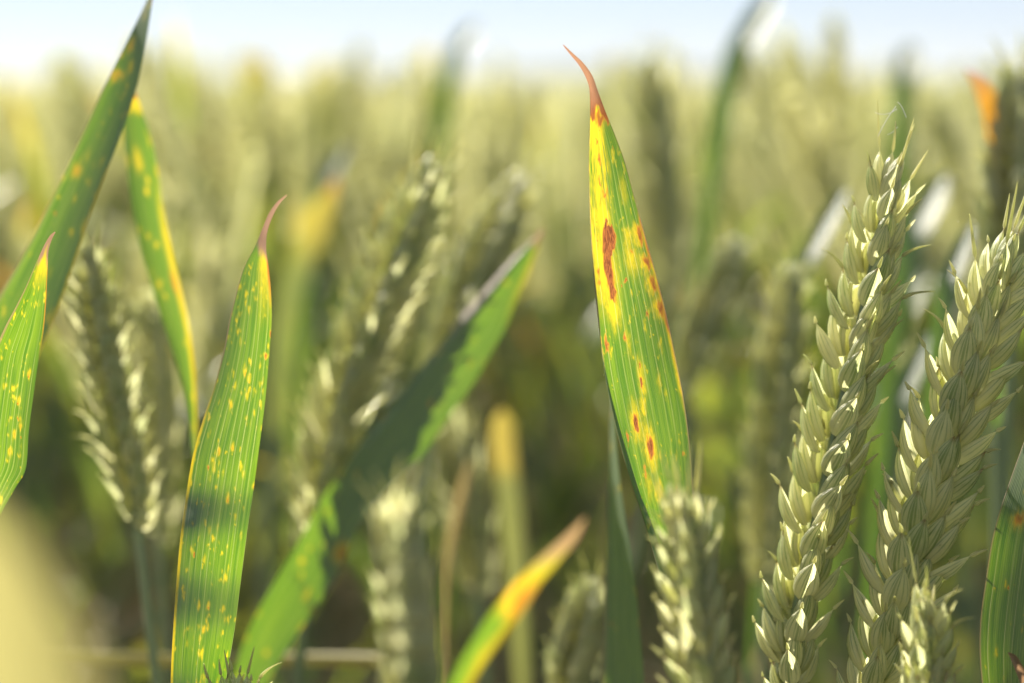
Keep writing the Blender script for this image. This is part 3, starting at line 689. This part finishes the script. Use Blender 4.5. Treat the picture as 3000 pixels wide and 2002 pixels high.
# a broken straw lying across the stems near the bottom
tt = np.linspace(0, 1, 30)
st_ = obj('broken_straw', to_mesh('broken_straw', tube(at(-120 + 1320 * tt, 1905 + 45 * tt + 12 * np.sin(tt * 5), (1.36 + .06 * np.sin(tt * 3)) * U), 1.7 * mm, 10), [M_STRAW]))
st_['label'] = 'pale broken straw lying level across the stems low in the crop'; st_['category'] = 'straw'

# ================================================================== BLADES THAT CATCH THE SUN
HV = np.array(tosun) + (-FWD); HV = HV / np.linalg.norm(HV)
def glare_blade(label, cx, cy, d, Lpx, Wpx, ang=59, off=0.0):
    # blade whose face lies between sun and viewer, running up and away; a long foot carries it to the ground
    d = d * U; k = d / FPX
    nrm = HV + np.array([off, 0, 0]) + 0.45 * np.array([0, -1.0, 0]); nrm /= np.linalg.norm(nrm)
    im = math.cos(R(ang)) * RGT + math.sin(R(ang)) * UPV
    ax = im - FWD * (im @ nrm) / (FWD @ nrm); sc = Lpx * k
    c = at(cx, cy, d)
    root = np.array([c[0] - ax[0] * sc * 2.2, c[1] - ax[1] * sc * .9, 0.0])
    top = c + ax * sc * .5; bot = c - ax * sc * .5
    t = np.linspace(0, 1, 10)[:, None]
    low = bot - ax * sc * 1.3 * t - np.array([0, 0, 1]) * 0.09 * t ** 2
    path = np.concatenate([top + (bot - top) * np.linspace(0, 1, 10)[:, None], low[1:]])
    w = Wpx * k * .5 * np.interp(np.linspace(0, 1, len(path)), [0, .05, .2, .55, .8, 1], [.05, .5, 1, 1, .8, .3])
    g = ribbon(path, w * 1.05, nrm, 9, 0, None, .12)
    org = np.array([root[0], root[1], 0.0])
    th = thing('wheat_shoot', label, 'wheat leaf', org, 'leaf blades glinting in the sun')
    obj('leaf_blade', to_mesh('leaf_blade', Geo(g.v - org, g.f, g.uv, g.mk), [M_LEAF]), th)
    s = tube(stem_path(path[-1], path[-3] - path[-1], np.array([root[0], root[1], -.01])), 1.5 * mm, 8)
    obj('stem', to_mesh('stem', Geo(s.v - org, s.f, s.uv), [M_STEM]), th)

# ================================================================== EARS
wheat_plant('upright pale green wheat ear in focus with three long awns and cobweb at its top',
            [(2318, 2150, 1.03), (2312, 1960, 1.03), (2345, 1720, 1.03), (2400, 1480, 1.03), (2448, 1250, 1.03), (2505, 1000, 1.03), (2562, 740, 1.03), (2600, 560, 1.03), (2622, 430, 1.03)], 26, 38, .99, tilt=18, fan=.78)
wheat_plant('plump wheat ear leaning over beside the dark green leaf, husks fanned open',
            [(2520, 2160, 1.0), (2570, 1980, 1.0), (2640, 1740, 1.0), (2705, 1500, 1.0), (2775, 1270, 1.0), (2860, 1020, 1.0), (2930, 820, 1.0), (2985, 660, 1.0)], 24, 60, 1.1, tilt=23, fan=1.0)
wheat_plant('narrow wheat ear poking up in front of the leaning ear',
            [(2700, 2330, .93), (2706, 2180, .93), (2712, 2000, .93), (2716, 1840, .93), (2718, 1700, .93)], 12, 70, .8, tilt=15, fan=.7)
wheat_plant('soft pale wheat ear hiding the foot of the lesioned leaf',
            [(2090, 2330, .86), (2070, 2100, .86), (2048, 1900, .86), (2024, 1700, .86), (2006, 1540, .86), (1996, 1400, .86)], 20, 62, .8, tilt=15, fan=.8)
wheat_plant('very blurred wide wheat ear in front of the slanting leaf, thin awns on top',
            [(1225, 2350, .74), (1215, 2150, .74), (1200, 1900, .74), (1180, 1680, .74), (1165, 1530, .74), (1160, 1420, .74)], 19, 65, .74, tilt=16, hero=False)
wheat_plant('wheat ear with glinting husks leaning away between the big blade and the bright green leaf',
            [(404, 1560, 1.24), (385, 1420, 1.24), (350, 1280, 1.24), (310, 1100, 1.24), (275, 920, 1.24), (255, 780, 1.24), (252, 680, 1.24)], 26, 30, .9, fan=.72, tilt=16)
wheat_plant('dim green wheat ear close behind the slim bright green leaf',
            [(470, 1600, 1.5), (465, 1400, 1.5), (455, 1150, 1.5), (440, 950, 1.5), (432, 830, 1.5)], 21, 30, .95, hero=False)
wheat_plant('tall blurred wheat ear with gold husk tips that the slanting leaf crosses',
            [(905, 1700, 1.335), (930, 1500, 1.335), (975, 1270, 1.335), (1040, 1060, 1.335), (1120, 860, 1.335), (1200, 660, 1.335), (1262, 520, 1.335), (1290, 450, 1.335)], 28, 40, 1.15, fan=.85, tilt=17)
wheat_plant('blurred leaning wheat ear with splayed awns above the tip of the slanting leaf',
            [(1270, 1250, 1.52), (1300, 1080, 1.52), (1370, 860, 1.52), (1440, 700, 1.52), (1510, 570, 1.52), (1560, 500, 1.52)], 22, 40, 1.15, hero=False)
wheat_plant('tiny ear tip rising beside the foot of the yellow-dotted leaf',
            [(700, 2280, .98), (692, 2150, .98), (688, 2050, .98), (686, 1985, .98)], 9, 40, .8)
wheat_plant('bokeh-spotted wheat ear standing behind the upright focused ear',
            [(2240, 1750, 1.45), (2245, 1500, 1.45), (2270, 1200, 1.45), (2300, 950, 1.45), (2325, 760, 1.45)], 24, 25, 1.1, hero=False)
wheat_plant('blurred wheat ear leaning right of the lesioned leaf',
            [(1990, 1150, 1.7), (2030, 1020, 1.7), (2090, 880, 1.7), (2150, 760, 1.7), (2190, 690, 1.7)], 18, 30, 1.05, hero=False)
wheat_plant('upright blurred wheat ear whose glints make round discs beside the brown leaf tip',
            [(1960, 900, 2.1), (1945, 700, 2.1), (1925, 480, 2.1), (1910, 280, 2.1), (1905, 150, 2.1)], 20, 35, 1.4, hero=False)
wheat_plant('tall blurred wheat ear rising over the leaning plump ear',
            [(2960, 900, 1.4), (2965, 700, 1.4), (2975, 500, 1.4), (2985, 300, 1.4), (2990, 180, 1.4)], 20, 35, 1.25, hero=False)
wheat_plant('small dim wheat ear beside the narrow grey blade',
            [(1650, 2100, 1.3), (1680, 1950, 1.3), (1720, 1800, 1.3), (1750, 1690, 1.3)], 14, 35, .95, hero=False)
wheat_plant('shaded wheat ear under the tip of the slanting leaf',
            [(1400, 1750, 1.6), (1385, 1600, 1.6), (1350, 1400, 1.6), (1310, 1200, 1.6)], 19, 35, 1.1, hero=False)

for lb, *a in [
   ('white glinting blade touching the flank of the upright focused ear', 2425, 650, 1.55, 250, 62),
   ('pale glinting blade behind the top of the upright focused ear', 2730, 590, 1.75, 200, 85),
   ('white glinting blade near the shoulder of the leaning plump ear', 2818, 735, 1.4, 190, 60, 64),
   ('pale glinting blade between the focused ears', 2690, 1060, 1.45, 250, 62, 62),
   ('soft white blade sticking up into the sky', 2225, 45, 2.3, 200, 75, 58, .12),
   ('bright white blurred blade top against the horizon', 2660, 175, 2.4, 110, 70, 75),
   ('faint white blade end against the sky, its foot hidden in the crop', 1370, 110, 2.8, 110, 60, 58, .12),
   ('pale blurred blade above the gold-tipped ear', 985, 480, 2.2, 130, 62, 62)]:
    glare_blade(lb, *a)

# a few threads of spider silk between the awns of the focused ear
sk = []
for p, q, sag in [((2563, 330), (2628, 320), 10), ((2572, 400), (2625, 312), -6), ((2630, 300), (2655, 345), -8), ((2600, 395), (2630, 372), 4)]:
    tt = np.linspace(0, 1, 14)
    sk.append(tube(at(p[0] + (q[0] - p[0]) * tt, p[1] + (q[1] - p[1]) * tt + sag * np.sin(np.pi * tt), np.full(14, 1.03 * U)), 0.00006, 5))
so_ = obj('spider_silk', to_mesh('spider_silk', join(sk), [M_SILK]))
so_['label'] = 'fine cobweb threads between the long awns of the focused ear'; so_['category'] = 'cobweb'

# ================================================================== CROP BEHIND: prototypes
def proto_leaf(h0, az, L, wid, up, droop, nseg=14, m=5, dry=False):
    """leaf leaving the stem at height h0: rises at angle up, bends over by droop"""
    s = np.linspace(0, 1, nseg)
    ang = R(up) - R(droop) * s ** 2
    dz = np.sin(ang) * L / (nseg - 1); dr = np.cos(ang) * L / (nseg - 1)
    z = h0 + np.concatenate([[0], np.cumsum(dz[:-1])]); r = 0.001 + np.concatenate([[0], np.cumsum(dr[:-1])])
    path = np.stack([np.cos(az) * r, np.sin(az) * r, z], -1)
    w = wid * np.interp(s, [0, .15, .5, .8, .95, 1], [.55, .9, 1, .72, .25, .03])
    ty = random.random()
    def mk(a, b):
        k = np.zeros((a, b, 3)); ss = np.linspace(0, 1, a)[:, None]
        st = random.uniform(.72, .97)
        k[..., 1] = np.clip((ss - st + .1) / .1, 0, 1) * (ty < .75) * .9; k[..., 0] = np.clip((ss - st) / .06, 0, 1) * .8 * (ty < .55)
        k[..., 1] = np.maximum(k[..., 1], np.clip(np.random.default_rng(int(ty * 1e6)).random((a, b)) - .45, 0, 1) * .8)
        if dry: k[..., 2] = 1
        return k
    nrm = np.array([-np.sin(az), np.cos(az), 0.0]); side = np.cross(nrm, [0, 0, 1.0])
    return ribbon(path, w, np.cross(np.gradient(path, axis=0).mean(0), nrm) + 1e-6, m, 3 if dry else 0, mk)

def ear_geo(base, tdir, length, nspk, nv, nt, pieces, awn):
    t = np.linspace(0, 1, 12)[:, None]
    bend = np.cross(tdir, [0.3, 0.5, 0.2]) * random.uniform(-.12, .12)
    axis = np.asarray(base) + np.asarray(tdir) * length * t + bend * length * t ** 2
    a = random.uniform(0, 6.28); rd = np.array([math.cos(a), math.sin(a), 0])
    gs = [spikelet_geo(nv, nt, awn * (1.0 if q < .8 else 2.6), pieces, mi=1).tf(M) for M, q in spikelet_frames(axis, nspk, rd, 1.0, 25)]
    g = tube(axis[:-1], np.linspace(1, .5, 11) * mm, 5); g.mi[:] = 2; gs.append(g)
    return join(gs)

def prototype(level):
    """local plant with ear tip near z=0.8: returns dict part -> Geo (stem, ear, leaf...)"""
    lean = random.uniform(0, .16); az = random.uniform(0, 6.28)
    eb = np.array([math.cos(az) * lean * .35, math.sin(az) * lean * .35, 0.8 - random.uniform(.085, .105)])
    tilt = random.uniform(.05, .75)
    td = np.array([math.cos(az) * tilt, math.sin(az) * tilt, 1.0]); td /= np.linalg.norm(td)
    st = stem_path(eb, td, np.array([0, 0, -0.03]), 12 if level == 0 else 7 if level == 1 else 4)
    s = tube(st, np.linspace(1.1, 1.8, len(st)) * mm, 7 if level == 0 else 4); s.mi[:] = 2
    L = 0.8 - eb[2]
    if level == 0: e = ear_geo(eb, td, L, 21, 6, 5, 5, 3*mm)
    elif level == 1: e = ear_geo(eb, td, L, 19, 4, 4, 3, 3*mm)
    else: e = ear_geo(eb, td, L, 15, 4, 4, 1, 3*mm)
    leaves = []; m = 5 if level == 0 else 3; ns = (14, 8, 5)[level]
    top = random.uniform(.55, .65)
    leaves.append(proto_leaf(top, random.uniform(0, 6.28), random.uniform(.11, .19), random.uniform(4.5, 7) * mm, random.uniform(58, 82), random.uniform(0, 90) if random.random() < .6 else random.uniform(0, 25), ns, m))
    if level < 2:
        leaves.append(proto_leaf(top - random.uniform(.1, .16), random.uniform(0, 6.28), random.uniform(.18, .25), random.uniform(5.5, 8) * mm, random.uniform(55, 75), random.uniform(30, 110), ns, m))
        leaves.append(proto_leaf(random.uniform(.2, .42), random.uniform(0, 6.28), random.uniform(.14, .22), 4.5 * mm, random.uniform(10, 50), random.uniform(60, 130), ns, m, dry=True))
    return s, e, leaves

P0 = [prototype(0) for _ in range(14)]
P0M = [(to_mesh('stem', g[0], PLANT_MATS), to_mesh('ear', g[1], PLANT_MATS), [to_mesh('leaf_blade', l, PLANT_MATS) for l in g[2]]) for g in P0]
P1 = [join([g[0], g[1]] + g[2]) for g in (prototype(1) for _ in range(14))]
P2 = [join([g[0], g[1]] + g[2]) for g in (prototype(2) for _ in range(12))]

# scatter: jittered positions, spacing grows with distance
HALF = 0.2571                        # half width of view per metre of depth
def inview(x, y, margin=0.0): return np.abs(x) < HALF * y + margin
pts = []
def scatter(y0, y1, dens, xlim):
    a = (y1 - y0) * 2 * xlim(y1); k = int(a * dens)
    x = rng.uniform(-xlim(y1), xlim(y1), k); y = rng.uniform(y0, y1, k)
    ok = np.abs(x) < xlim(y); return np.stack([x[ok], y[ok]], 1)
wide = lambda y: 0.25 + 0.62 * y
near = scatter(0.90, 2.4, 330, wide)
mid = scatter(2.4, 5.0, 230, lambda y: .5 + .42 * y)
far = np.concatenate([scatter(5, 9, 90, lambda y: .8 + .36 * y), scatter(9, 18, 24, lambda y: 1 + .34 * y), scatter(18, 40, 5, lambda y: 1 + .32 * y)])
side = scatter(0.10, 0.66, 330, lambda y: .62 + 0 * y)
side = side[np.where(side[:, 0] > 0, side[:, 0] > HALF * side[:, 1] + 0.13, -side[:, 0] > HALF * side[:, 1] + 0.22)]
vis = near[inview(near[:, 0], near[:, 1], .02)]
vpx = 1500 + vis[:, 0] / vis[:, 1] * FPX
vis = vis[~((vpx > 1480) & (vpx < 2280) & (vis[:, 1] < 1.2)) & ~((vpx > 900) & (vpx < 2280) & (vis[:, 1] < 0.98))]        # a thin spot in the stand: open space behind the hero leaf
vis = vis[np.argsort(vis[:, 1])]
hero_bg = vis[:300]
rest = np.concatenate([vis[300:], near[~inview(near[:, 0], near[:, 1], .02)], mid])

GROUP = 'wheat plants of the crop behind'
for i, (x, y) in enumerate(hero_bg):
    s, e, ls = P0M[i % len(P0M)]
    t = thing('wheat_plant', 'blurred wheat plant in the dense crop behind the focused leaves and ears', 'wheat plant', (x, y, min(0.035, random.gauss(-0.010, .029))), GROUP)
    t.rotation_euler = (random.gauss(0, .03), random.gauss(0, .03), random.uniform(0, 6.28))
    obj('stem', s, t); obj('ear', e, t)
    for l in ls: obj('leaf_blade', l, t)

def crop(name, protos, P, label, sd):
    gs = []
    for x, y in P:
        M = TR(x, y, min(.022, random.gauss(-.017, sd))) @ RX(random.gauss(0, .03)) @ RY(random.gauss(0, .03)) @ RZ(random.uniform(0, 6.28))
        gs.append(random.choice(protos).tf(M))
    o = obj(name, to_mesh(name, join(gs), PLANT_MATS)); o['kind'] = 'stuff'; o['label'] = label; o['category'] = 'wheat crop'
    return o
crop('wheat_crop', P1, rest, 'pale green mass of wheat filling the field up to the hazy horizon', .022)
crop('distant_wheat_crop', P2, far, 'farthest hazy band of wheat tops along the horizon', .02)
back = scatter(-1.7, -0.28, 170, lambda y: 1.1 + 0 * y)
crop('flanking_wheat_crop', P1, side, 'wheat standing on both flanks of the focused leaves', .022)
crop('wheat_crop_behind_viewer', P2, back, 'wheat of the same field standing behind the viewpoint', .022)
print('near vis', len(vis), 'rest', len(rest), 'far', len(far), 'side', len(side))

# ================================================================== HAZE
hb = np.array([[x, y, z] for z in (-1.5, 40.0) for y in (-6500, 6500) for x in (-6500, 6500)], float)
hf = [[0, 2, 3, 1], [4, 5, 7, 6], [0, 1, 5, 4], [2, 6, 7, 3], [0, 4, 6, 2], [1, 3, 7, 5]]
hz = bpy.data.materials.new('haze'); hz.use_nodes = True
hn = hz.node_tree; hn.nodes.clear()
pv = hn.nodes.new('ShaderNodeVolumePrincipled'); ho_ = hn.nodes.new('ShaderNodeOutputMaterial')
pv.inputs['Color'].default_value = (0.86, 0.92, 1.0, 1); pv.inputs['Density'].default_value = 0.00010
hn.links.new(pv.outputs[0], ho_.inputs['Volume'])
hm = bpy.data.meshes.new('haze'); hm.from_pydata(hb.tolist(), [], hf); hm.materials.append(hz)
hob = obj('haze', hm); hob['kind'] = 'stuff'
